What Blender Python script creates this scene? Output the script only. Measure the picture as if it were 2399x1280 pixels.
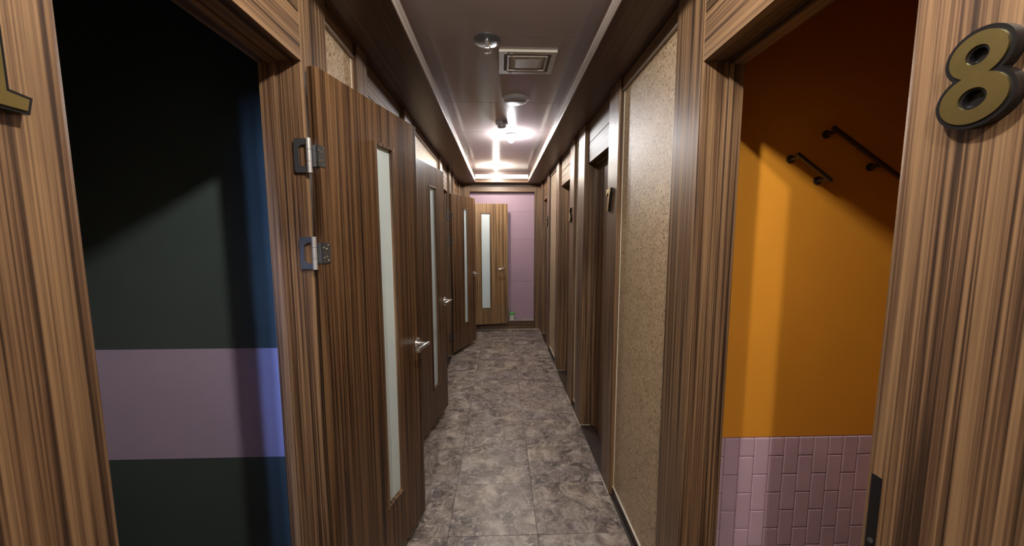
import bpy, bmesh, math, random
from mathutils import Vector, Matrix
random.seed(7)
for o in list(bpy.data.objects): bpy.data.objects.remove(o)
S = bpy.context.scene
C = S.collection

# ------------------------------------------------------------------ camera
CAM_H = 1.45
cam = bpy.data.cameras.new('camera'); camo = bpy.data.objects.new('camera', cam); C.objects.link(camo)
cam.sensor_fit = 'HORIZONTAL'; cam.sensor_width = 36.0
cam.lens = 836.0 / 2399.0 * 36.0
cam.clip_start = 0.01
def cray(x, y):
    return Vector((x - 1199.5, y - 640.0, 836.0)).normalized()
Fv = cray(1172, 555); Dv = cray(1211, 8950); Dv = (Dv - Fv * Dv.dot(Fv)).normalized(); Rv = Dv.cross(Fv)
Mw = Matrix((Rv, Fv, -Dv))                       # world = Mw @ (right, down, forward)
cx, cy, cz = (Mw @ Vector((1, 0, 0)), Mw @ Vector((0, -1, 0)), Mw @ Vector((0, 0, -1)))
camo.matrix_world = Matrix(((cx.x, cy.x, cz.x, 0), (cx.y, cy.y, cz.y, 0), (cx.z, cy.z, cz.z, CAM_H), (0, 0, 0, 1)))
S.camera = camo

# ------------------------------------------------------------------ light and exposure
W = bpy.data.worlds.new('world'); S.world = W; W.use_nodes = True
W.node_tree.nodes['Background'].inputs[0].default_value = (0.8, 0.85, 1, 1)
W.node_tree.nodes['Background'].inputs[1].default_value = 0.02
S.view_settings.view_transform = 'Standard'; S.view_settings.look = 'None'
S.view_settings.gamma = 1.0; S.view_settings.use_curve_mapping = False
S.view_settings.exposure = 1.68
L_OVER = 315.0       # emission of the corridor bulbs
L_LOBBY = 1000.0
L_BLUE = 640.0      # added unseen tubes inside the left booth

# ------------------------------------------------------------------ materials
def newmat(name):
    m = bpy.data.materials.new(name); m.use_nodes = True
    nt = m.node_tree; b = nt.nodes['Principled BSDF']
    return m, nt, b
def nd(nt, t, **kw):
    n = nt.nodes.new(t)
    for k, v in kw.items():
        if k.startswith('i_'): n.inputs[k[2:].replace('_', ' ')].default_value = v
        else: setattr(n, k, v)
    return n
def ramp(nt, stops):
    r = nt.nodes.new('ShaderNodeValToRGB'); e = r.color_ramp.elements
    while len(e) < len(stops): e.new(0.5)
    for i, (p, c) in enumerate(stops):
        e[i].position = p; e[i].color = (*c, 1)
    return r
def coords(nt, scale, rnd=True):
    tc = nt.nodes.new('ShaderNodeTexCoord'); mp = nt.nodes.new('ShaderNodeMapping')
    mp.inputs['Scale'].default_value = scale
    if rnd:
        oi = nt.nodes.new('ShaderNodeObjectInfo'); mul = nd(nt, 'ShaderNodeMath', operation='MULTIPLY'); mul.inputs[1].default_value = 37.0
        nt.links.new(oi.outputs['Random'], mul.inputs[0])
        va = nd(nt, 'ShaderNodeVectorMath', operation='ADD')
        nt.links.new(tc.outputs['Object'], va.inputs[0]); nt.links.new(mul.outputs[0], va.inputs[1])
        nt.links.new(va.outputs[0], mp.inputs['Vector'])
    else: nt.links.new(tc.outputs['Object'], mp.inputs['Vector'])
    return mp
def bump(nt, b, h, strength=0.2, dist=0.002):
    bp = nt.nodes.new('ShaderNodeBump'); bp.inputs['Strength'].default_value = strength; bp.inputs['Distance'].default_value = dist
    nt.links.new(h, bp.inputs['Height']); nt.links.new(bp.outputs[0], b.inputs['Normal'])

def wood(name, axis, dark, mid, light, rough=0.42, spec=0.45, fine=250.0, broad=78.0):
    m, nt, b = newmat(name)
    def sc(a, al): s = [a, a, a]; s['xyz'.index(axis)] = al; return tuple(s)
    m1 = coords(nt, sc(fine, 1.6)); n1 = nd(nt, 'ShaderNodeTexNoise', i_Scale=1.0, i_Detail=3.0, i_Roughness=0.55)
    m2 = coords(nt, sc(broad, 0.55)); n2 = nd(nt, 'ShaderNodeTexNoise', i_Scale=1.0, i_Detail=2.0, i_Distortion=0.4)
    nt.links.new(m1.outputs[0], n1.inputs['Vector']); nt.links.new(m2.outputs[0], n2.inputs['Vector'])
    mx = nd(nt, 'ShaderNodeMath', operation='MULTIPLY_ADD'); mx.inputs[1].default_value = 0.5
    h = nd(nt, 'ShaderNodeMath', operation='MULTIPLY'); h.inputs[1].default_value = 0.5
    nt.links.new(n2.outputs['Fac'], h.inputs[0]); nt.links.new(n1.outputs['Fac'], mx.inputs[0]); nt.links.new(h.outputs[0], mx.inputs[2])
    r = ramp(nt, [(0.395, dark), (0.47, mid), (0.525, tuple((x + y) / 2 for x, y in zip(mid, light))), (0.60, light)])
    nt.links.new(mx.outputs[0], r.inputs[0]); nt.links.new(r.outputs[0], b.inputs['Base Color'])
    b.inputs['Roughness'].default_value = rough; b.inputs['Specular IOR Level'].default_value = spec
    bump(nt, b, mx.outputs[0], 0.25, 0.0006)
    return m
def plain(name, col, rough=0.5, metal=0.0, spec=0.5, emit=None, es=0.0, var=0.0, vs=8.0):
    m, nt, b = newmat(name)
    if var:
        mp = coords(nt, (vs, vs, vs)); n = nd(nt, 'ShaderNodeTexNoise', i_Scale=1.0, i_Detail=4.0)
        nt.links.new(mp.outputs[0], n.inputs['Vector'])
        r = ramp(nt, [(0.3, tuple(c * (1 - var) for c in col)), (0.7, tuple(min(1, c * (1 + var)) for c in col))])
        nt.links.new(n.outputs['Fac'], r.inputs[0]); nt.links.new(r.outputs[0], b.inputs['Base Color'])
    else: b.inputs['Base Color'].default_value = (*col, 1)
    b.inputs['Roughness'].default_value = rough; b.inputs['Metallic'].default_value = metal
    b.inputs['Specular IOR Level'].default_value = spec
    if emit: b.inputs['Emission Color'].default_value = (*emit, 1); b.inputs['Emission Strength'].default_value = es
    return m

WD, WM, WL = (0.030, 0.017, 0.010), (0.100, 0.054, 0.029), (0.235, 0.142, 0.073)
M = {}
M['wood_v'] = wood('walnut laminate upright', 'z', WD, WM, WL)
M['wood_y'] = wood('walnut laminate along corridor', 'y', WD, WM, WL, rough=0.52, spec=0.32)
M['wood_x'] = wood('walnut laminate across corridor', 'x', WD, WM, WL)
M['door'] = wood('door laminate', 'z', (0.020, 0.010, 0.005), (0.072, 0.035, 0.016), (0.175, 0.094, 0.042), rough=0.38, fine=230, broad=60)
M['door_gold'] = wood('lamplit door laminate', 'z', (0.060, 0.030, 0.012), (0.185, 0.104, 0.045), (0.36, 0.225, 0.105), rough=0.4, fine=190, broad=55)  # door laminate again, with the end bulb's light put into a lighter colour
M['soffit'] = wood('soffit laminate', 'y', (0.040, 0.022, 0.018), (0.072, 0.039, 0.031), (0.11, 0.062, 0.048), rough=0.36)
M['lip'] = wood('pale cove trim', 'y', (0.20, 0.16, 0.14), (0.32, 0.27, 0.24), (0.45, 0.40, 0.36), rough=0.3)
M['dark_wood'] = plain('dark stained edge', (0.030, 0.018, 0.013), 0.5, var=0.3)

m, nt, b = newmat('textured beige wallpaper'); M['paper'] = m
mp = coords(nt, (1, 1, 1), False)
n1 = nd(nt, 'ShaderNodeTexNoise', i_Scale=95.0, i_Detail=5.0, i_Roughness=0.65, i_Distortion=1.2)
n2 = nd(nt, 'ShaderNodeTexNoise', i_Scale=14.0, i_Detail=3.0)
vo = nd(nt, 'ShaderNodeTexVoronoi', i_Scale=130.0)
for n in (n1, n2, vo): nt.links.new(mp.outputs[0], n.inputs['Vector'])
r = ramp(nt, [(0.37, (0.12, 0.070, 0.034)), (0.46, (0.40, 0.285, 0.172)), (0.62, (0.57, 0.435, 0.285))])
nt.links.new(n1.outputs['Fac'], r.inputs[0])
r2 = ramp(nt, [(0.3, (0.86, 0.84, 0.80)), (0.7, (1, 1, 1))]); nt.links.new(n2.outputs['Fac'], r2.inputs[0])
mx = nd(nt, 'ShaderNodeMix', data_type='RGBA', blend_type='MULTIPLY'); mx.inputs['Factor'].default_value = 1
nt.links.new(r.outputs[0], mx.inputs['A']); nt.links.new(r2.outputs[0], mx.inputs['B']); nt.links.new(mx.outputs['Result'], b.inputs['Base Color'])
b.inputs['Roughness'].default_value = 0.42
bump(nt, b, n1.outputs['Fac'], 0.8, 0.002)

m, nt, b = newmat('slate vinyl tile'); M['tile'] = m
mp = coords(nt, (1, 1, 1))
n1 = nd(nt, 'ShaderNodeTexNoise', i_Scale=9.0, i_Detail=8.0, i_Roughness=0.68, i_Distortion=0.8)
n2 = nd(nt, 'ShaderNodeTexNoise', i_Scale=22.0, i_Detail=6.0, i_Roughness=0.7, i_Distortion=1.5)
n3 = nd(nt, 'ShaderNodeTexNoise', i_Scale=4.0, i_Detail=3.0)
for n in (n1, n2, n3): nt.links.new(mp.outputs[0], n.inputs['Vector'])
r = ramp(nt, [(0.36, (0.060, 0.046, 0.041)), (0.47, (0.180, 0.142, 0.128)), (0.55, (0.28, 0.235, 0.205)), (0.66, (0.52, 0.46, 0.41))])
nt.links.new(n1.outputs['Fac'], r.inputs[0])
rs = ramp(nt, [(0.51, (0, 0, 0)), (0.62, (1, 1, 1))]); nt.links.new(n2.outputs['Fac'], rs.inputs[0])
mx = nd(nt, 'ShaderNodeMix', data_type='RGBA'); nt.links.new(rs.outputs[0], mx.inputs['Factor'])
nt.links.new(r.outputs[0], mx.inputs['A']); mx.inputs['B'].default_value = (0.42, 0.37, 0.33, 1)
rt = ramp(nt, [(0.38, (0.84, 0.83, 0.86)), (0.62, (1.0, 0.965, 0.89))]); nt.links.new(n3.outputs['Fac'], rt.inputs[0])
m2 = nd(nt, 'ShaderNodeMix', data_type='RGBA', blend_type='MULTIPLY'); m2.inputs['Factor'].default_value = 1
nt.links.new(mx.outputs['Result'], m2.inputs['A']); nt.links.new(rt.outputs[0], m2.inputs['B']); nt.links.new(m2.outputs['Result'], b.inputs['Base Color'])
b.inputs['Roughness'].default_value = 0.38
bump(nt, b, n2.outputs['Fac'], 0.35, 0.0015)

M['joint'] = plain('tile joint', (0.045, 0.037, 0.034), 0.8)
M['ceiling'] = plain('glossy mauve ceiling panel', (0.36, 0.305, 0.305), 0.17, var=0.04, vs=2)
M['seam'] = plain('ceiling seam', (0.10, 0.085, 0.08), 0.6)
M['white'] = plain('white trim', (0.66, 0.64, 0.60), 0.4, var=0.05)
M['caulk'] = plain('pale sealant', (0.60, 0.56, 0.47), 0.6)
M['vent'] = plain('off white vent plastic', (0.48, 0.45, 0.40), 0.4, var=0.06)
M['vent_dark'] = plain('vent cavity', (0.16, 0.145, 0.125), 0.5)
M['grey_plastic'] = plain('grey plastic', (0.30, 0.29, 0.31), 0.35)
M['chrome'] = plain('chrome', (0.80, 0.80, 0.80), 0.16, metal=0.92)
M['steel'] = plain('dark brushed steel', (0.20, 0.205, 0.22), 0.34, metal=0.85)
M['satin'] = plain('satin nickel', (0.72, 0.74, 0.76), 0.3, metal=0.7)
M['screw'] = plain('brass screw', (0.75, 0.72, 0.58), 0.25, metal=1.0)
M['black'] = plain('black plastic', (0.008, 0.008, 0.009), 0.28)
M['gold'] = plain('gold mirrored acrylic', (0.50, 0.43, 0.18), 0.3, metal=1.0, var=0.06, vs=40)
M['purple'] = plain('mauve painted wall', (0.41, 0.283, 0.362), 0.5, var=0.04, vs=3)
M['orange'] = plain('orange paint', (0.80, 0.33, 0.030), 0.5, var=0.03, vs=3)
M['pink_tile'] = plain('pink glazed tile', (0.64, 0.45, 0.53), 0.2, var=0.07, vs=5)
M['grout'] = plain('pink grout', (0.32, 0.17, 0.21), 0.8)
M['green'] = plain('dark green grey paint', (0.085, 0.112, 0.104), 0.55, var=0.04, vs=3)
M['lilac'] = plain('dusty lilac paint', (0.62, 0.50, 0.68), 0.55, var=0.03, vs=3)
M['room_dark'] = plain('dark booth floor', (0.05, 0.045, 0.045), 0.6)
M['tub_white'] = plain('white tub plastic', (0.75, 0.77, 0.72), 0.35)
M['tub_label'] = plain('tub label', (0.62, 0.70, 0.58), 0.5)
M['dark_steel'] = plain('dark rail metal', (0.10, 0.08, 0.07), 0.4, metal=0.7)
M['tub_green'] = plain('green lid plastic', (0.12, 0.42, 0.08), 0.35)
M['bulb'] = plain('lit bulb', (1, 1, 1), 0.3, emit=(0.96, 0.97, 1.0), es=L_OVER)
M['bulb_far'] = plain('lit bulb warm', (1, 1, 1), 0.3, emit=(1.0, 0.90, 0.78), es=L_OVER)
M['bulb_near'] = plain('lit bulb near', (1, 1, 1), 0.3, emit=(1.0, 0.94, 0.84), es=L_OVER * 1.55)
M['bulb_lobby'] = plain('lit lobby bulb', (1, 1, 1), 0.3, emit=(1.0, 0.95, 0.88), es=L_LOBBY)
M['blue_fill'] = plain('added blue glow', (0.1, 0.3, 1), 0.3, emit=(0.28, 0.46, 1.0), es=L_BLUE)  # glow of the added tubes that tint the left booth wall

m, nt, b = newmat('frosted glass'); M['glass'] = m
b.inputs['Base Color'].default_value = (0.74, 0.86, 0.88, 1); b.inputs['Roughness'].default_value = 0.35
b.inputs['Transmission Weight'].default_value = 0.12

# ------------------------------------------------------------------ mesh helpers
def add_box(bm, lo, hi, bev=0.0):
    r = bmesh.ops.create_cube(bm, size=1.0)
    vs = r['verts']
    for v in vs:
        v.co = Vector([(lo[i] + hi[i]) / 2 + v.co[i] * (hi[i] - lo[i]) for i in range(3)])
    if bev:
        es = {e for v in vs for e in v.link_edges}
        bmesh.ops.bevel(bm, geom=list(es), offset=bev, segments=2, profile=0.6, affect='EDGES')
def add_cyl(bm, a, b_, r1, r2=None, n=20):
    r2 = r1 if r2 is None else r2
    a, b_ = Vector(a), Vector(b_); d = b_ - a
    q = d.to_track_quat('Z', 'Y').to_matrix().to_4x4()
    bmesh.ops.create_cone(bm, cap_ends=True, segments=n, radius1=r1, radius2=r2, depth=d.length, matrix=Matrix.Translation((a + b_) / 2) @ q)
def add_lathe(bm, prof, axis_pt, n=28, flip=1):
    p = Vector(axis_pt); rings = []
    for r, z in prof:
        rings.append([bm.verts.new(p + Vector((r * math.cos(2 * math.pi * k / n), r * math.sin(2 * math.pi * k / n), z))) for k in range(n)])
    for a, b_ in zip(rings, rings[1:]):
        for k in range(n): bm.faces.new((a[k], a[(k + 1) % n], b_[(k + 1) % n], b_[k]))
    bm.faces.new(rings[0]); bm.faces.new(rings[-1])
def add_prism(bm, poly, lo, hi, holes=(), fmap=lambda u, v, w: Vector((u, v, w))):
    """flat 2D outline (with holes) extruded between lo and hi; fmap turns (u, v, w) into space"""
    def ring(p, w): return [bm.verts.new(fmap(u, v, w)) for u, v in p]
    all_p = [poly] + list(holes); lows, highs, el, eh = [], [], [], []
    for p in all_p:
        a, b_ = ring(p, lo), ring(p, hi); n = len(p)
        for k in range(n): bm.faces.new((a[k], a[(k + 1) % n], b_[(k + 1) % n], b_[k]))
        for k in range(n):
            el.append(bm.edges.get((a[k], a[(k + 1) % n]))); eh.append(bm.edges.get((b_[k], b_[(k + 1) % n])))
    for es in (el, eh): bmesh.ops.triangle_fill(bm, edges=es, use_beauty=True)
def obj(name, bm, mat, parent=None, smooth=False):
    bmesh.ops.recalc_face_normals(bm, faces=bm.faces)
    me = bpy.data.meshes.new(name); bm.to_mesh(me); bm.free()
    if smooth:
        for p in me.polygons: p.use_smooth = True
        try: me.set_sharp_from_angle(angle=math.radians(40))
        except Exception: pass
    me.materials.append(M[mat])
    o = bpy.data.objects.new(name, me); C.objects.link(o); o.parent = parent
    return o
def box(name, lo, hi, mat, parent=None, bev=0.0):
    bm = bmesh.new(); lo2 = [min(a, b_) for a, b_ in zip(lo, hi)]; hi2 = [max(a, b_) for a, b_ in zip(lo, hi)]
    add_box(bm, lo2, hi2, bev); return obj(name, bm, mat, parent)
def tag(o, label, cat, group=None, kind=None):
    o['label'] = label; o['category'] = cat
    if group: o['group'] = group
    if kind: o['kind'] = kind
    return o
def empty(name, loc=(0, 0, 0), rz=0.0):
    o = bpy.data.objects.new(name, None); C.objects.link(o); o.location = loc; o.rotation_euler = (0, 0, rz)
    o.empty_display_size = 0.1
    return o
def copy_part(src, parent, loc=None):
    c = src.copy(); C.objects.link(c); c.parent = parent
    if loc is not None: c.location = loc
    return c

# ------------------------------------------------------------------ key dimensions (metres)
ZS = 2.24            # soffit underside
ZC = 2.40            # corridor ceiling
ZH = 1.968           # door head
LX, RX = -0.585, 0.605        # faces of the door frames
LP, RP = -0.612, 0.632        # wallpaper planes
LJ, RJ = -0.705, 0.725        # room side of the jambs
YEND = 5.50
Y0 = -0.22           # where the low ceiling starts; behind lies the lobby
# (near upright y0,y1 | far upright y0,y1)
LEFT = {1: (0.360, 0.523, 1.133, 1.300), 2: (1.570, 1.680, 2.310, 2.480), 3: (3.600, 3.730, 4.240, 4.400), 4: (4.560, 4.690, 5.300, 5.440)}
RIGHT = {8: (0.372, 0.535, 1.100, 1.275), 7: (1.862, 2.030, 2.598, 2.800), 6: (2.958, 3.134, 3.732, 3.900), 5: (4.460, 4.650, 5.215, 5.390)}

# ------------------------------------------------------------------ floor
fl = empty('floor'); fl['kind'] = 'structure'; tag(fl, 'mottled grey brown slate tile floor running down the corridor', 'floor')
box('joint_bed', (-1.75, -2.6, -0.06), (1.75, 5.66, -0.0015), 'joint', fl)
xs = [-1.13, -0.695, -0.26, 0.175, 0.61, 1.045]
ys = [0.14 + 0.3655 * k for k in range(-8, 16)]
bm = bmesh.new(); add_box(bm, (-0.2165, -0.18165, -0.010), (0.2165, 0.18165, 0.0), 0.0008); proto = obj('tile', bm, 'tile', fl)
first = True
for i in range(1, 4):
    for y in ys:
        p = (xs[i] + 0.2175, y + 0.18275, 0)
        if y > 5.4: continue
        if first: proto.location = p; first = False
        else: copy_part(proto, fl, p)

# ------------------------------------------------------------------ ceiling
ce = empty('ceiling'); tag(ce, 'glossy mauve grey panelled ceiling between two dark wood soffits', 'ceiling', kind='structure')
box('ceiling_backing', (-0.80, Y0, ZC + 0.002), (0.80, 5.62, ZC + 0.05), 'seam', ce)
seams = [Y0, 0.50, 1.21, 1.92 - 0.0, 2.63, 3.34, 4.05, 4.76, 5.44]
seams[3] = 1.80
for a, b_ in zip(seams, seams[1:]):
    box('ceiling_panel', (-0.387, a + 0.0012, ZC - 0.006), (0.437, b_ - 0.0012, ZC + 0.004), 'ceiling', ce, 0.0012)

tr = empty('trim_1'); tag(tr, 'dark brown wood soffit with pale edge along the left corridor wall', 'soffit', kind='structure')
box('soffit_board', (-0.76, Y0, ZS), (-0.385, YEND + 0.1, ZC + 0.03), 'soffit', tr)
box('soffit_nose', (-0.385, Y0, ZS), (-0.363, 5.31, ZS + 0.004), 'soffit', tr)
box('edge_strip', (-0.385, Y0, ZS + 0.004), (-0.361, 5.335, ZS + 0.066), 'lip', tr, 0.002)
tr = empty('trim_2'); tag(tr, 'dark brown wood soffit with pale edge along the right corridor wall', 'soffit', kind='structure')
box('soffit_board', (0.435, Y0, ZS), (0.78, YEND + 0.1, ZC + 0.03), 'soffit', tr)
box('soffit_nose', (0.413, Y0, ZS), (0.435, 5.31, ZS + 0.004), 'soffit', tr)
box('edge_strip', (0.411, Y0, ZS + 0.004), (0.435, 5.335, ZS + 0.066), 'lip', tr, 0.002)
tr = empty('trim_3'); tag(tr, 'wood cross soffit with white band above the mauve end wall', 'soffit', kind='structure')
box('soffit_board', (-0.385, 5.335, ZS), (0.435, YEND + 0.1, ZC + 0.03), 'soffit', tr)
box('wood_band', (-0.361, 5.31, ZS), (0.411, 5.335, ZS + 0.052), 'wood_x', tr, 0.002)
box('white_band', (-0.361, 5.305, ZS + 0.052), (0.411, 5.335, ZS + 0.112), 'white', tr, 0.002)

# ------------------------------------------------------------------ corridor walls
def wall(side, frames, xp, xj, lab, nm):
    w = empty(nm); tag(w, lab, 'wall', kind='structure')
    order = sorted(frames.values()); s = 1 if side == 'right' else -1
    spans = []
    prev = Y0
    for f in order: spans.append((prev, f[0])); prev = f[3]
    spans.append((prev, YEND))
    for a, b_ in spans:
        if b_ - a < 0.02: continue
        box('wallpaper_panel', (xp, a, 0.0), (xj + s * 0.02, b_, ZS + 0.01), 'paper', w)
        box('crown_strip', (xp - s * 0.012, a, ZS - 0.052), (xp + s * 0.01, b_, ZS), 'wood_y', w, 0.002)
        box('crown_bead', (xp - s * 0.014, a, ZS - 0.058), (xp + s * 0.01, b_, ZS - 0.052), 'lip', w)
    bb = empty('baseboard_' + side); tag(bb, 'low dark skirting with pale bead along the %s wallpaper' % side, 'baseboard', kind='structure')
    for a, b_ in spans:
        if b_ - a < 0.02: continue
        box('skirting_board', (xp - s * 0.010, a, 0.0), (xp + s * 0.005, b_, 0.045), 'dark_wood', bb, 0.002)
        box('skirting_bead', (xp - s * 0.008, a, 0.045), (xp + s * 0.005, b_, 0.050), 'caulk', bb)
    # thin sealant lines where the paper meets the frames
    for a, b_ in spans:
        if b_ - a < 0.1: continue
        box('sealant_bead', (xp - s * 0.003, b_ - 0.004, 0.05), (xp + s * 0.004, b_, ZS - 0.06), 'caulk', w)
wall('left', LEFT, LP, LJ, 'left corridor wall of textured beige wallpaper between door frames', 'wall_left')
wall('right', RIGHT, RP, RJ, 'right corridor wall of textured beige wallpaper between door frames', 'wall_right')

def frame(n, num, f, side, lab):
    s = 1 if side == 'right' else -1
    xf, xj = (RX, RJ) if s > 0 else (LX, LJ)
    t = empty('trim_%d' % n); tag(t, lab, 'door frame', kind='structure')
    y0, y1, y2, y3 = f
    for a, b_ in ((y0, y1), (y2, y3)):
        box('upright', (xf, a, 0), (xj, b_, ZS), 'wood_v', t, 0.006 if num in (1, 8) else 0.003)
        box('sealant_bead', (xf - s * 0.004, a + 0.002, 0), (xf + s * 0.003, b_ - 0.002, 0.006), 'caulk', t)
    if num not in (1, 8): box('sealant_bead', (xf, y2 - 0.004, 0.0), (xj - s * 0.004, y2 + 0.002, 0.008), 'caulk', t)
    xh = xf if num in (1, 8) else xf + s * 0.024
    zm = (ZH + ZS) / 2 + 0.0
    box('header_board', (xh + s * 0.001, y1 - 0.001, ZH), (xj, y2 + 0.001, zm - 0.0015), 'wood_y', t, 0.0025)
    box('header_board', (xh + s * 0.001, y1 - 0.001, zm + 0.0015), (xj, y2 + 0.001, ZS), 'wood_y', t, 0.0015)
    box('header_core', (xh + s * 0.006, y1, ZH + 0.006), (xj - s * 0.002, y2, ZS - 0.002), 'dark_wood', t)
    if n not in (11, 18): box('shade_strip', (xf + s * 0.004, y1, 0), (xj, y2, 0.005), 'dark_wood', t, 0.001)  # dark strip laid to paint the shade on the doorway floor
    # door stop set into the jamb
    xs0 = xf + s * 0.078
    for a, b_ in ((y1 - 0.004, y1 + 0.009), (y2 - 0.009, y2 + 0.004)):
        box('door_stop', (xs0, a, 0), (xj + s * 0.003, b_, ZH), 'wood_v', t, 0.002)
    box('door_stop', (xs0, y1, ZH - 0.010), (xj + s * 0.003, y2, ZH + 0.003), 'wood_y', t, 0.002)
    return t
words = {1: 'one', 2: 'two', 3: 'three', 4: 'four', 5: 'five', 6: 'six', 7: 'seven', 8: 'eight'}
flab = {1: 'striped walnut door frame around the open booth with lilac banded dark walls',
        2: 'walnut door frame on the left wall behind the widest open door',
        3: 'walnut door frame on the left wall behind the second open door',
        4: 'walnut door frame on the left wall beside the mauve end wall',
        5: 'walnut door frame bearing number five beside the mauve end wall',
        6: 'walnut door frame bearing number six between frames seven and five',
        7: 'dark walnut door frame bearing the gold number seven',
        8: 'striped walnut door frame bearing gold number eight around the orange booth'}
FR = {}
for n, f in LEFT.items(): FR[n] = frame(10 + n, n, f, 'left', flab[n])
for n, f in RIGHT.items(): FR[n] = frame(10 + n, n, f, 'right', flab[n])
# strike cut-out on the latch side of frame eight, and the slimmer liner of that post
box('strike_plate', (RX - 0.0022, 0.511, 0.80), (RX + 0.006, 0.526, 1.066), 'black', FR[8], 0.001)
bm = bmesh.new(); add_cyl(bm, (RX - 0.004, 0.517, 0.955), (RX + 0.004, 0.517, 0.955), 0.004); obj('strike_screw', bm, 'steel', FR[8])

# ------------------------------------------------------------------ end wall
we = empty('wall_end'); tag(we, 'mauve painted panels closing the far end of the corridor', 'wall', kind='structure')
zs = [0.12, 0.743, 1.416, 1.845, 2.20]
box('wall_core', (-0.60, 5.632, 0), (0.62, 5.69, ZS + 0.1), 'purple', we)
for a, b_ in zip(zs, zs[1:]): box('wall_panel', (-0.50, 5.612, a + 0.001), (0.56, 5.64, b_ - 0.001), 'purple', we, 0.0012)
te = empty('trim_4'); tag(te, 'walnut surround with low sill framing the mauve end wall', 'trim', kind='structure')
box('upright', (0.528, YEND, 0.0), (0.64, 5.635, ZS), 'wood_v', te, 0.003)
box('upright', (-0.64, YEND, 0.0), (-0.462, 5.635, ZS), 'wood_v', te, 0.003)
box('header_board', (-0.462, YEND, 2.130), (0.528, 5.635, ZS), 'wood_x', te, 0.003)
box('sill_front', (-0.462, YEND + 0.004, 0.062), (0.528, 5.63, 0.132), 'wood_x', te, 0.003)
box('sill_plinth', (-0.462, YEND - 0.004, 0.0), (0.528, 5.63, 0.058), 'wood_x', te, 0.003)
box('sill_top', (-0.462, YEND - 0.002, 0.132), (0.528, 5.63, 0.142), 'lip', te, 0.002)
box('sealant_bead', (-0.46, YEND - 0.010, 0.0), (0.60, YEND, 0.006), 'caulk', te)

# ------------------------------------------------------------------ booth behind frame one
zt = 2.36
w = empty('wall_left_booth_far'); tag(w, 'dark green booth wall with a wide lilac band, seen through the left doorway', 'wall', kind='structure')
YB1 = 1.44
for (a, b_, mt, nm) in ((0, 0.535, 'green', 'lower_panel'), (0.535, 1.002, 'lilac', 'lilac_band'), (1.002, zt, 'green', 'upper_panel')):
    box(nm, (-2.0, YB1, a), (LJ - 0.015, YB1 + 0.08, b_), mt, w)
w = empty('wall_left_booth_back'); tag(w, 'dark green back wall deep inside the left booth', 'wall', kind='structure')
box('lower_panel', (-2.06, -0.3, 0), (-2.0, YB1 + 0.08, 0.535), 'green', w); box('lilac_band', (-2.06, -0.3, 0.535), (-2.0, YB1 + 0.08, 1.002), 'lilac', w); box('upper_panel', (-2.06, -0.3, 1.002), (-2.0, YB1 + 0.08, zt), 'green', w)
w = box('wall_left_booth_near', (-2.0, -0.30, 0), (LJ - 0.02, -0.22, zt), 'green'); tag(w, 'dark green near wall inside the left booth', 'wall', kind='structure')
w = box('ceiling_left_booth', (-2.06, -0.3, zt), (LJ - 0.055, YB1 + 0.08, zt + 0.05), 'green'); tag(w, 'black ceiling of the dark left booth', 'ceiling', kind='structure')
w = box('floor_left_booth', (-2.06, -0.3, -0.06), (-0.695, YB1 + 0.08, -0.001), 'room_dark'); tag(w, 'dark floor inside the left booth', 'floor', kind='structure')

# ------------------------------------------------------------------ booth behind frame eight
YB8 = 1.25
w = empty('wall_right_booth_far'); tag(w, 'orange booth wall above a wainscot of upright pink tiles', 'wall', kind='structure')
box('orange_panel', (RJ + 0.002, YB8, 0.695), (2.0, YB8 + 0.07, zt), 'orange', w)
box('grout_bed', (RJ + 0.002, YB8 + 0.002, 0), (2.0, YB8 + 0.07, 0.695), 'grout', w)
TW, TH = 0.0578, 0.1488
def tile_mesh(h):
    bm = bmesh.new(); add_box(bm, (-(TW - 0.003) / 2, -0.005, -(h - 0.003) / 2), ((TW - 0.003) / 2, 0.004, (h - 0.003) / 2), 0.0035)
    return bm
protos = {}
def wall_tile(x, z0, z1):
    h = round(z1 - z0, 4)
    if h not in protos:
        protos[h] = obj('tile', tile_mesh(h), 'pink_tile', w); o = protos[h]
    else: o = copy_part(protos[h], w)
    o.location = (x, YB8, (z0 + z1) / 2)
for i in range(-1, 17):
    x = 0.8145 + TW * i
    z = 0.693; firsth = TH / 2 if i % 2 == 0 else TH
    z1 = z - firsth; wall_tile(x, z1, z)
    while z1 > 0.01:
        z2 = max(0.0, z1 - TH)
        if z1 - z2 < 0.02: break
        wall_tile(x, z2, z1); z1 = z2
w2 = box('wall_right_booth_back', (1.95, -0.3, 0), (2.02, YB8 + 0.07, zt), 'orange'); tag(w2, 'orange back wall deep inside the right booth', 'wall', kind='structure')
w2 = box('wall_right_booth_near', (RJ + 0.022, -0.30, 0), (1.95, -0.22, zt), 'orange'); tag(w2, 'orange near wall inside the right booth', 'wall', kind='structure')
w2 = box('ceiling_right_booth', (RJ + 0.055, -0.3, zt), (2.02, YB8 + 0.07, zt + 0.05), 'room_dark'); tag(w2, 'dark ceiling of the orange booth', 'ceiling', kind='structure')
w2 = box('floor_right_booth', (0.612, -0.3, -0.06), (2.02, YB8 + 0.07, -0.001), 'room_dark'); tag(w2, 'dark floor inside the orange booth', 'floor', kind='structure')

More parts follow.
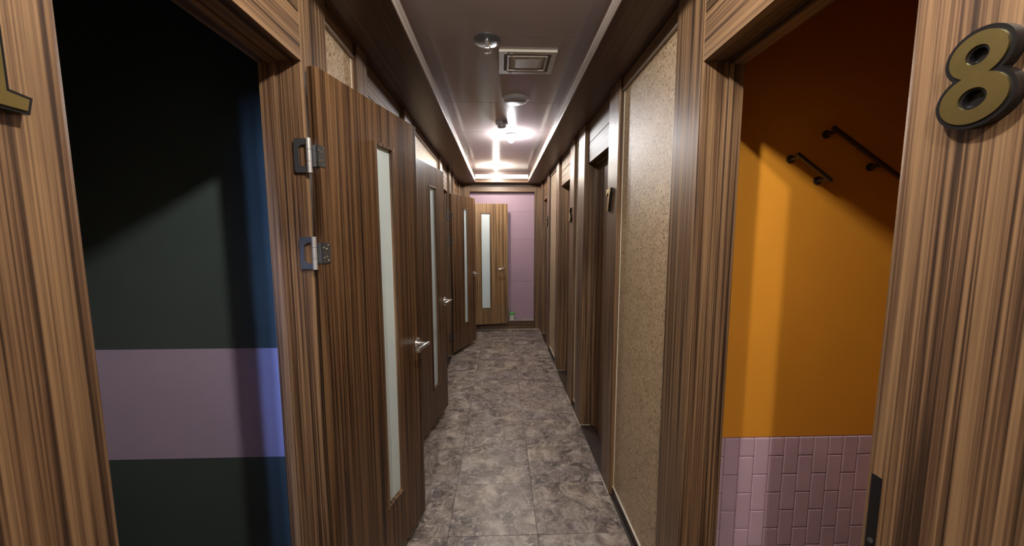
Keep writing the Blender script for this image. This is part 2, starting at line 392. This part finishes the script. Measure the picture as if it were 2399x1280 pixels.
# two slanted rails on the upper orange wall
def rail(p0, p1, posts, lab):
    t = empty('wall_rail', (p0[0], YB8, p0[1]))
    tag(t, lab, 'rail', 'slanted rails in the orange booth')
    d = Vector((p1[0] - p0[0], 0, p1[1] - p0[1])); u = d.normalized()
    bm = bmesh.new()
    add_box(bm, (0, -0.005, -0.006), (d.length, 0.005, 0.006), 0.002)
    rot = Matrix.Rotation(math.atan2(-d.z, d.x), 4, 'Y'); bmesh.ops.transform(bm, matrix=Matrix.Translation((0, -0.045, 0)) @ rot, verts=bm.verts)
    obj('bar', bm, 'dark_steel', t)
    for k in posts:
        bm = bmesh.new(); q = d * k
        add_cyl(bm, (q.x, -0.045, q.z), (q.x, 0.002, q.z), 0.007, n=16); add_cyl(bm, (q.x, -0.005, q.z), (q.x, 0.002, q.z), 0.014, n=18)
        obj('standoff', bm, 'dark_steel', t, True)
    return t
rail((1.118, 1.815), (1.42, 1.618), (0.06, 0.62), 'longer slanted metal rail on the shaded orange wall')
rail((1.002, 1.727), (1.128, 1.638), (0.10, 0.92), 'shorter slanted metal rail on the shaded orange wall')

# ------------------------------------------------------------------ lobby behind the photographer
lob = empty('wall_lobby'); tag(lob, 'plain beige lobby walls at the near end of the corridor', 'wall', kind='structure')
box('back_panel', (-1.75, -2.66, 0), (1.75, -2.6, 2.78), 'paper', lob)
box('side_panel', (-1.81, -2.66, 0), (-1.75, -0.3, 2.78), 'paper', lob); box('side_panel', (1.75, -2.66, 0), (1.81, -0.3, 2.78), 'paper', lob)
box('return_panel', (-1.81, -0.38, 0), (-0.70, -0.301, 2.78), 'paper', lob); box('return_panel', (0.72, -0.38, 0), (1.81, -0.301, 2.78), 'paper', lob)
box('bulkhead', (-0.80, Y0 - 0.03, ZC + 0.05), (0.80, Y0, 2.78), 'paper', lob)
box('corner_post', (-0.80, -0.30, 0), (-0.62, Y0, 2.78), 'paper', lob); box('corner_post', (0.64, -0.30, 0), (0.80, Y0, 2.78), 'paper', lob)
w2 = box('ceiling_lobby', (-1.81, -2.66, 2.78), (1.81, Y0, 2.83), 'ceiling'); tag(w2, 'grey lobby ceiling at the near end of the corridor', 'ceiling', kind='structure')

# ------------------------------------------------------------------ lamps
def bulb(x, y, z, mat, lab, group=None, r=0.030):
    t = empty('ceiling_bulb', (x, y, z)); tag(t, lab, 'lamp', group)
    bm = bmesh.new(); add_lathe(bm, [(0.038, 0.0), (0.040, -0.004), (0.037, -0.024), (0.034, -0.026), (0.016, -0.022)], (0, 0, 0)); obj('lamp_holder', bm, 'white', t, True)
    bm = bmesh.new(); prof = [(0.016, -0.018)] + [(r * math.sin(a), -0.050 - 0.0 + r * 1.05 * math.cos(a)) for a in [math.radians(d) for d in (35, 60, 90, 120, 145, 165, 178)]]
    add_lathe(bm, prof, (0, 0, 0), 20); obj('glowing_bulb', bm, mat, t, True)
    return t
bulb(0.104, 3.40, ZC - 0.006, 'bulb', 'lit white bulb on the ceiling just past the small round detector')
bulb(-0.050, 4.84, ZC - 0.006, 'bulb_far', 'lit warm bulb on the ceiling closest to the white end band')
bulb(0.045, 0.50, ZC - 0.006, 'bulb_near', 'lit bulb on the ceiling above the entrance, before the vent')
bulb(-0.30, -1.03, 2.78, 'bulb_lobby', 'lit bulb on the lobby ceiling')
# added unseen baffle panels that clip the light of two added blue tubes
t = empty('light_baffle', (-0.783, 0.06, 0)); tag(t, 'added unseen baffle shaping the blue light inside the dark left booth', 'light baffle')
box('side_panel', (-0.054, -0.26, 0), (-0.042, 0.29, 1.44), 'green', t); box('side_panel', (0.038, -0.26, 0), (0.050, 0.29, 1.44), 'green', t)
box('back_panel', (-0.037, -0.26, 0), (0.038, -0.25, 1.44), 'green', t); box('top_panel', (-0.049, -0.26, 1.44), (0.050, 0.29, 1.452), 'green', t)
for xx, lb in ((-0.760, 'added glowing blue tube inside the baffle on the corridor side'), (-0.785, 'added glowing blue tube inside the baffle on the booth side')):
    t = empty('added_blue_tube', (xx, -0.10, 1.21)); tag(t, lb, 'lamp', 'added blue tubes inside the baffle')
    bm = bmesh.new(); add_cyl(bm, (0, 0, 0), (0, 0, 0.09), 0.006, n=14); obj('tube', bm, 'blue_fill', t, True)
    bm = bmesh.new(); add_cyl(bm, (0, 0, -1.21), (0, 0, 0.0), 0.003, n=10); obj('stem', bm, 'steel', t, True)

# ------------------------------------------------------------------ ceiling fittings
zc = ZC - 0.006
v = empty('ceiling_vent', (0.1465, 2.033, zc)); tag(v, 'square off-white air vent set in the glossy ceiling', 'vent')
hw, hd = 0.149, 0.124
def ring(o, i): return [(-o[0], -o[1]), (o[0], -o[1]), (o[0], o[1]), (-o[0], o[1])], [[(-i[0], -i[1]), (i[0], -i[1]), (i[0], i[1]), (-i[0], i[1])]]
bm = bmesh.new(); o_, i_ = ring((hw, hd), (hw - 0.026, hd - 0.024)); add_prism(bm, o_, -0.012, 0.004, i_); obj('frame', bm, 'vent', v)
bm = bmesh.new(); o_, i_ = ring((hw - 0.026, hd - 0.024), (hw - 0.044, hd - 0.042)); add_prism(bm, o_, -0.004, 0.006, i_); obj('inner_frame', bm, 'vent_dark', v)
bm = bmesh.new(); o_, i_ = ring((hw - 0.044, hd - 0.042), (hw - 0.052, hd - 0.049)); add_prism(bm, o_, -0.014, 0.004, i_); obj('louvre_ring', bm, 'vent', v)
bm = bmesh.new()
lo = [(-(hw - 0.052), -(hd - 0.049), 0.002), ((hw - 0.052), -(hd - 0.049), 0.002), ((hw - 0.052), (hd - 0.049), 0.002), (-(hw - 0.052), (hd - 0.049), 0.002)]
hi = [(x * 0.62, y * 0.62, -0.014) for x, y, z in lo]
va = [bm.verts.new(p) for p in lo]; vb = [bm.verts.new(p) for p in hi]
for k in range(4): bm.faces.new((va[k], va[(k + 1) % 4], vb[(k + 1) % 4], vb[k]))
bm.faces.new(vb); bm.faces.new(va); obj('centre_plate', bm, 'vent', v)
for sy in (-1, 1):
    bm = bmesh.new(); add_cyl(bm, (-0.085, sy * (hd - 0.012), -0.015), (-0.085, sy * (hd - 0.012), -0.011), 0.007, n=16); obj('screw', bm, 'chrome', v)

t = empty('ceiling_disc', (0.11, 2.555, zc)); tag(t, 'flat round grey ceiling lamp, unlit, between vent and detector', 'lamp')
bm = bmesh.new(); add_lathe(bm, [(0.086, 0.0), (0.087, -0.010), (0.080, -0.019), (0.055, -0.025), (0.01, -0.027)], (0, 0, 0), 40); obj('cover', bm, 'grey_plastic', t, True)
bm = bmesh.new(); add_lathe(bm, [(0.090, 0.001), (0.091, -0.005), (0.086, -0.006)], (0, 0, 0), 40); obj('rim', bm, 'white', t, True)

t = empty('smoke_detector', (0.017, 3.08, zc)); tag(t, 'small round grey detector on the ceiling beside the lit white bulb', 'detector')
bm = bmesh.new(); add_lathe(bm, [(0.052, 0.0), (0.052, -0.014), (0.046, -0.020)], (0, 0, 0), 32); obj('base', bm, 'grey_plastic', t, True)
bm = bmesh.new(); add_lathe(bm, [(0.038, -0.018), (0.036, -0.036), (0.026, -0.044), (0.01, -0.046)], (0, 0, 0), 32); obj('sensor_dome', bm, 'grey_plastic', t, True)
for k in range(3):
    a = math.radians(-150 + 60 * k)
    bm = bmesh.new(); add_cyl(bm, (0.030 * math.cos(a), 0.030 * math.sin(a), -0.046), (0.030 * math.cos(a), 0.030 * math.sin(a), -0.036), 0.006, n=12); obj('indicator', bm, 'chrome', t)

t = empty('sprinkler_head', (-0.060, 1.83, zc)); tag(t, 'chrome sprinkler head on a flat plate beside the ceiling vent', 'sprinkler')
bm = bmesh.new(); add_lathe(bm, [(0.066, 0.0), (0.066, -0.003), (0.050, -0.007), (0.028, -0.010)], (0, 0, 0), 32); obj('escutcheon', bm, 'steel', t, True)
bm = bmesh.new(); add_lathe(bm, [(0.018, -0.008), (0.020, -0.018), (0.012, -0.026)], (0, 0, 0), 20); obj('body', bm, 'chrome', t, True)
for sx in (-1, 1):
    bm = bmesh.new(); add_cyl(bm, (sx * 0.016, 0, -0.018), (sx * 0.011, 0, -0.048), 0.004, n=10); obj('frame_arm', bm, 'chrome', t, True)
bm = bmesh.new(); add_lathe(bm, [(0.006, -0.044), (0.024, -0.048), (0.024, -0.051), (0.006, -0.053)], (0, 0, 0), 24); obj('deflector', bm, 'chrome', t, True)

# ------------------------------------------------------------------ door leaves
LT = 0.030
def make_hinge(d, z0, jamb_dir, pin):
    px_, py_ = pin
    bm = bmesh.new(); add_cyl(bm, (px_, py_, z0 + 0.033), (px_, py_, z0 + 0.067), 0.0075, n=16)
    add_cyl(bm, (px_, py_, z0 - 0.001), (px_, py_, z0 + 0.032), 0.0075, n=16); add_cyl(bm, (px_, py_, z0 + 0.068), (px_, py_, z0 + 0.101), 0.0075, n=16)
    h = obj('hinge', bm, 'satin', d, True)
    # small leaf on the door face
    bm = bmesh.new(); poly = [(px_ + 0.004, z0 + 0.018), (0.026, z0 + 0.018), (0.030, z0 + 0.022), (0.030, z0 + 0.078), (0.026, z0 + 0.082), (px_ + 0.004, z0 + 0.082)]
    add_prism(bm, poly, -0.0025, 0.001, (), lambda u, v_, w_: Vector((u, w_, v_))); obj('small_plate', bm, 'steel', h)
    bm = bmesh.new(); add_box(bm, (0.003, -0.002, z0 + 0.018), (0.0065, py_ - 0.004, z0 + 0.082)); obj('edge_plate', bm, 'steel', h)
    for (u, zz) in ((0.004, 0.034), (0.016, 0.038), (0.004, 0.066), (0.016, 0.062), (0.023, 0.026), (0.023, 0.074)):
        bm = bmesh.new(); add_cyl(bm, (u, -0.004, z0 + zz), (u, -0.001, z0 + zz), 0.0034, 0.0040, n=10); obj('screw', bm, 'screw', h)
    # large cut-out leaf, lying on the jamb (direction jamb_dir, plane through the pin)
    ax = Vector(jamb_dir).normalized(); nn = Vector((ax.y, -ax.x, 0))
    out = [(0.004, 0.0), (0.040, 0.0), (0.044, 0.004), (0.044, 0.096), (0.040, 0.100), (0.004, 0.100), (0.004, 0.082), (0.020, 0.082), (0.030, 0.074), (0.030, 0.026), (0.020, 0.018), (0.004, 0.018)]
    off = Vector((px_, py_, 0))
    bm = bmesh.new(); add_prism(bm, [(u, z0 + v_) for u, v_ in out], -0.0015, 0.0020, (), lambda u, v_, w_: off + ax * u + nn * w_ + Vector((0, 0, v_))); obj('large_plate', bm, 'steel', h)
    for (u, zz) in ((0.016, 0.009), (0.034, 0.012), (0.037, 0.030), (0.037, 0.070), (0.034, 0.088), (0.016, 0.091)):
        p = off + ax * u + Vector((0, 0, z0 + zz))
        bm = bmesh.new(); add_cyl(bm, p - nn * 0.0, p + nn * 0.0042, 0.0040, 0.0034, n=10); obj('screw', bm, 'screw', h)

def make_door(n, hinge, free, zb, zt_, gl, hz, lab, pull=0.033, dm='door'):
    dx, dy = free[0] - hinge[0], free[1] - hinge[1]; Wd = math.hypot(dx, dy); ang = math.atan2(dy, dx)
    d = empty('door_%d' % n, (hinge[0], hinge[1], 0), ang); tag(d, lab, 'door', kind='structure')
    g0, g1, gz0, gz1 = gl; fw = 0.013
    # leaf with a real opening for the pane
    a0, a1 = g0 - fw, g1 + fw; gp = 0.0007
    box('hinge_stile', (0.006, 0, zb), (a0 - gp, LT, zt_), dm, d, 0.0012); box('lock_stile', (a1 + gp, 0, zb), (Wd, LT, zt_), dm, d, 0.0012)
    box('top_rail', (a0, 0, gz1 + fw), (a1, LT, zt_), dm, d, 0.0012); box('bottom_rail', (a0, 0, zb), (a1, LT, gz0 - fw), dm, d, 0.0012)
    box('leaf_core', (0.02, 0.004, zb + 0.01), (a0 + 0.003, LT - 0.004, zt_ - 0.01), 'dark_wood', d); box('leaf_core', (a1 - 0.003, 0.004, zb + 0.01), (Wd - 0.02, LT - 0.004, zt_ - 0.01), 'dark_wood', d)
    bm = bmesh.new(); add_box(bm, (g0 - 0.002, LT / 2 - 0.003, gz0 - 0.002), (g1 + 0.002, LT / 2 + 0.003, gz1 + 0.002)); obj('glass_pane', bm, 'glass', d)
    fb = -0.004
    box('pane_bead', (g0 - fw, fb, gz0 - fw), (g0, LT + 0.004, gz1 + fw), 'wood_v', d, 0.0025)
    box('pane_bead', (g1, fb, gz0 - fw), (g1 + fw, LT + 0.004, gz1 + fw), 'wood_v', d, 0.0025)
    box('pane_bead', (g0, fb, gz0 - fw), (g1, LT + 0.004, gz0), 'wood_v', d, 0.0025)
    box('pane_bead', (g0, fb, gz1), (g1, LT + 0.004, gz1 + fw), 'wood_v', d, 0.0025)
    # shallow grooves left and right of the pane are printed lines; lever handles on both faces
    hu = Wd - pull
    for sgn in (-1, 1):
        yb = 0.0 if sgn < 0 else LT
        bm = bmesh.new(); add_cyl(bm, (hu, yb - sgn * 0.001, hz), (hu, yb + sgn * 0.008, hz), 0.027, 0.024, n=28)
        add_cyl(bm, (hu, yb + sgn * 0.006, hz), (hu, yb + sgn * 0.050, hz), 0.009, 0.008, n=16)
        hd_ = obj('handle', bm, 'chrome', d, True)
        bm = bmesh.new(); pts = [(0.012, 0.050, 0.0), (-0.015, 0.053, 0.002), (-0.050, 0.052, 0.001), (-0.085, 0.048, -0.003), (-0.100, 0.042, -0.006)]
        for a, b_ in zip(pts, pts[1:]): add_cyl(bm, (hu + a[0], yb + sgn * a[1], hz + a[2]), (hu + b_[0], yb + sgn * b_[1], hz + b_[2]), 0.0085, 0.0085, n=12)
        obj('lever', bm, 'chrome', hd_, True)
        bm = bmesh.new(); add_cyl(bm, (hu, yb, hz - 0.040), (hu, yb + sgn * 0.012, hz - 0.040), 0.010, 0.009, n=16); obj('turn_button', bm, 'chrome', hd_, True)
    box('latch_plate', (Wd - 0.001, LT / 2 - 0.010, hz - 0.05), (Wd + 0.0012, LT / 2 + 0.010, hz + 0.05), 'steel', d)
    jl = Matrix.Rotation(-ang, 3, 'Z') @ Vector((-1, 0, 0))
    pin = Matrix.Rotation(-ang, 3, 'Z') @ Vector((LX + 0.009 - hinge[0], LEFT[n][2] - 0.006 - hinge[1], 0))
    for z0 in (1.645, 1.350, 0.185): make_hinge(d, z0, jl, (pin.x, pin.y))
    return d
make_door(1, (-0.549, 1.125), (-0.391, 1.720), 0.048, 1.956, (0.303, 0.408, 0.318, 1.800), 0.942, 'walnut door with hinges bare, folded back beside the dark lilac banded booth')
make_door(2, (-0.558, 2.276), (-0.442, 2.876), 0.048, 1.956, (0.316, 0.430, 0.316, 1.800), 0.945, 'greyish walnut door folded along the wall behind the first open door')
make_door(3, (-0.566, 4.215), (-0.333, 4.785), 0.052, 1.952, (0.303, 0.392, 0.355, 1.795), 0.966, 'reddish walnut door half open in front of the squarely opened end door')
make_door(4, (-0.540, 5.290), (0.113, 5.420), 0.120, 1.940, (0.268, 0.392, 0.372, 1.795), 0.966, 'striped walnut door in lamplit colour standing square across the corridor before the mauve wall', pull=0.066, dm='door_gold')

# closed doors on the right
for n in (7, 6, 5):
    y1, y2 = RIGHT[n][1], RIGHT[n][2]
    d = empty('door_%d' % n, (RX + 0.10, (y1 + y2) / 2, 0)); hw_ = (y2 - y1) / 2 - 0.006
    tag(d, 'dark closed walnut door recessed in the frame bearing number %s' % words[n], 'door', kind='structure')
    bm = bmesh.new()
    add_prism(bm, [(-hw_, 0.012), (hw_, 0.012), (hw_, ZH - 0.012), (-hw_, ZH - 0.012)], 0.0, LT, [[(-0.06, 0.31), (0.06, 0.31), (0.06, 1.80), (-0.06, 1.80)]], lambda u, v_, w_: Vector((w_, u, v_)))
    obj('leaf', bm, 'door', d)
    box('glass_pane', (0.012, -0.061, 0.309), (0.018, 0.061, 1.801), 'glass', d)
    for a, b_, c_, e_ in ((-0.06, -0.048, 0.31, 1.80), (0.048, 0.06, 0.31, 1.80)): box('pane_bead', (-0.004, a, c_), (LT, b_, e_), 'wood_v', d)
    for c_, e_ in ((0.31, 0.322), (1.788, 1.80)): box('pane_bead', (-0.004, -0.048, c_), (LT, 0.048, e_), 'wood_v', d)
    bm = bmesh.new(); hy = -hw_ + 0.04; add_cyl(bm, (0.001, hy, 0.95), (-0.008, hy, 0.95), 0.027, 0.024, n=24); add_cyl(bm, (-0.006, hy, 0.95), (-0.05, hy, 0.95), 0.009, n=14)
    hd_ = obj('handle', bm, 'chrome', d, True)
    bm = bmesh.new(); add_cyl(bm, (-0.05, hy - 0.012, 0.95), (-0.046, hy + 0.09, 0.947), 0.0085, n=12); obj('lever', bm, 'chrome', hd_, True)

# ------------------------------------------------------------------ door numbers
def offset_poly(p, d):
    n = len(p); area = sum(p[i][0] * p[(i + 1) % n][1] - p[(i + 1) % n][0] * p[i][1] for i in range(n)); s = 1 if area > 0 else -1
    out = []
    for i in range(n):
        a, b_, c_ = Vector(p[i - 1]), Vector(p[i]), Vector(p[(i + 1) % n])
        e1, e2 = (b_ - a).normalized(), (c_ - b_).normalized(); n1, n2 = Vector((e1.y, -e1.x)) * s, Vector((e2.y, -e2.x)) * s
        m_ = (n1 + n2); m_ = m_.normalized() if m_.length > 1e-6 else n1; k = d / max(0.45, m_.dot(n1)); q = b_ + m_ * k; out.append((q.x, q.y))
    return out
def ell(cx_, cy_, rx, ry, n=40): return [(cx_ + rx * math.cos(2 * math.pi * k / n), cy_ + ry * math.sin(2 * math.pi * k / n)) for k in range(n)]
def eight_outer(g):
    # two overlapping ellipses, joined at the waist
    up, lo_ = (0.0, 0.028, 0.0285 + g, 0.028 + g), (0.0, -0.024, 0.034 + g, 0.031 + g)
    pts = []
    def inside(p, e): return ((p[0] - e[0]) / e[2]) ** 2 + ((p[1] - e[1]) / e[3]) ** 2 < 1
    a = [p for p in ell(*up, n=96) if not inside(p, lo_)]; b_ = [p for p in ell(*lo_, n=96) if not inside(p, up)]
    c = (0, 0.004); allp = a + b_
    return sorted(allp, key=lambda p: math.atan2(p[1] - c[1], p[0] - c[0]))
def arc(cx_, cy_, rx, ry, a0, a1, n=14): return [(cx_ + rx * math.cos(math.radians(a0 + (a1 - a0) * k / n)), cy_ + ry * math.sin(math.radians(a0 + (a1 - a0) * k / n))) for k in range(n + 1)]
GLYPH = {
    1: ([(-0.028, -0.058), (0.030, -0.058), (0.033, -0.044), (0.013, -0.041), (0.013, 0.058), (-0.004, 0.058), (-0.030, 0.036), (-0.026, 0.022), (-0.010, 0.028), (-0.010, -0.041), (-0.028, -0.044)], []),
    7: ([(-0.033, 0.058), (0.034, 0.058), (0.034, 0.042), (0.004, -0.058), (-0.017, -0.058), (0.010, 0.036), (-0.020, 0.036), (-0.020, 0.026), (-0.033, 0.026)], []),
    5: ([(0.028, 0.058), (-0.026, 0.058), (-0.031, -0.006), (-0.012, -0.006)] + arc(-0.002, -0.022, 0.014, 0.016, 110, -130, 10) + [(-0.016, -0.030), (-0.034, -0.030)] + arc(0.0, -0.022, 0.036, 0.036, 200, 440, 16) + [(-0.008, 0.016), (-0.006, 0.038), (0.028, 0.038)], []),
    6: (arc(0.0, -0.022, 0.034, 0.036, -180, 75, 22) + [(-0.008, 0.018), (0.020, 0.056), (-0.004, 0.060), (-0.028, 0.014)], [ell(0.0, -0.022, 0.013, 0.015, 20)]),
}
def door_number(n, side, y, z, lab):
    s = 1 if side == 'right' else -1; xf = RX if s > 0 else LX
    t = empty('door_number', (xf, y, z)); tag(t, lab, 'number')
    # looking at the right wall the viewer's right is -y; at the left wall it is +y
    fm = (lambda u, v_, w_: Vector((-w_, -u, v_))) if s > 0 else (lambda u, v_, w_: Vector((w_, u, v_)))
    if n == 8:
        o1, o2 = eight_outer(0.0045), eight_outer(-0.001)
        h1 = [ell(0, 0.028, 0.0085, 0.0085, 28), ell(0, -0.024, 0.0105, 0.0105, 28)]; h2 = [ell(0, 0.028, 0.0115, 0.0115, 28), ell(0, -0.024, 0.0140, 0.0130, 28)]
    else:
        g, holes = GLYPH[n]; o1, o2 = offset_poly(g, 0.004), g
        h1 = [offset_poly(h, -0.003) for h in holes]; h2 = holes
    bm = bmesh.new(); add_prism(bm, o1, -0.001, 0.013, h1, fm); bk = obj('black_backing', bm, 'black', t)
    bm = bmesh.new(); add_prism(bm, o2, 0.012, 0.0150, h2, fm); obj('gold_face', bm, 'gold', t)
    if n == 8:
        for (cx_, cy_, rr) in ((0, 0.028, 0.0088), (0, -0.024, 0.0108)):
            bm = bmesh.new(); add_prism(bm, ell(cx_, cy_, rr, rr, 24), -0.001, 0.006, (), fm); obj('recess_plug', bm, 'black', t)
    return t
door_number(8, 'right', 0.447, 1.645, 'large gold and black number eight on the striped walnut upright')
door_number(1, 'left', 0.438, 1.660, 'gold and black number one on the striped walnut upright')
door_number(7, 'right', 1.970, 1.650, 'gold number seven on its walnut upright')
door_number(6, 'right', 3.060, 1.635, 'gold number six on its walnut upright')
door_number(5, 'right', 4.585, 1.645, 'gold number five on the upright closest to the mauve wall')

# ------------------------------------------------------------------ small tub on the end sill
t = empty('plastic_tub', (0.178, 5.556, 0.142)); tag(t, 'small white tub with a green rim standing on the end sill', 'tub')
bm = bmesh.new(); add_lathe(bm, [(0.040, 0.0), (0.042, 0.002), (0.049, 0.095), (0.046, 0.095), (0.039, 0.006)], (0, 0, 0), 28); obj('body', bm, 'tub_white', t, True)
bm = bmesh.new(); add_lathe(bm, [(0.049, 0.084), (0.052, 0.086), (0.052, 0.108), (0.048, 0.112), (0.01, 0.112)], (0, 0, 0), 28); obj('lid', bm, 'tub_green', t, True)
bm = bmesh.new(); add_lathe(bm, [(0.0440, 0.030), (0.0450, 0.030), (0.0475, 0.060), (0.0460, 0.060)], (0, 0, 0), 28); obj('label_band', bm, 'tub_label', t, True)
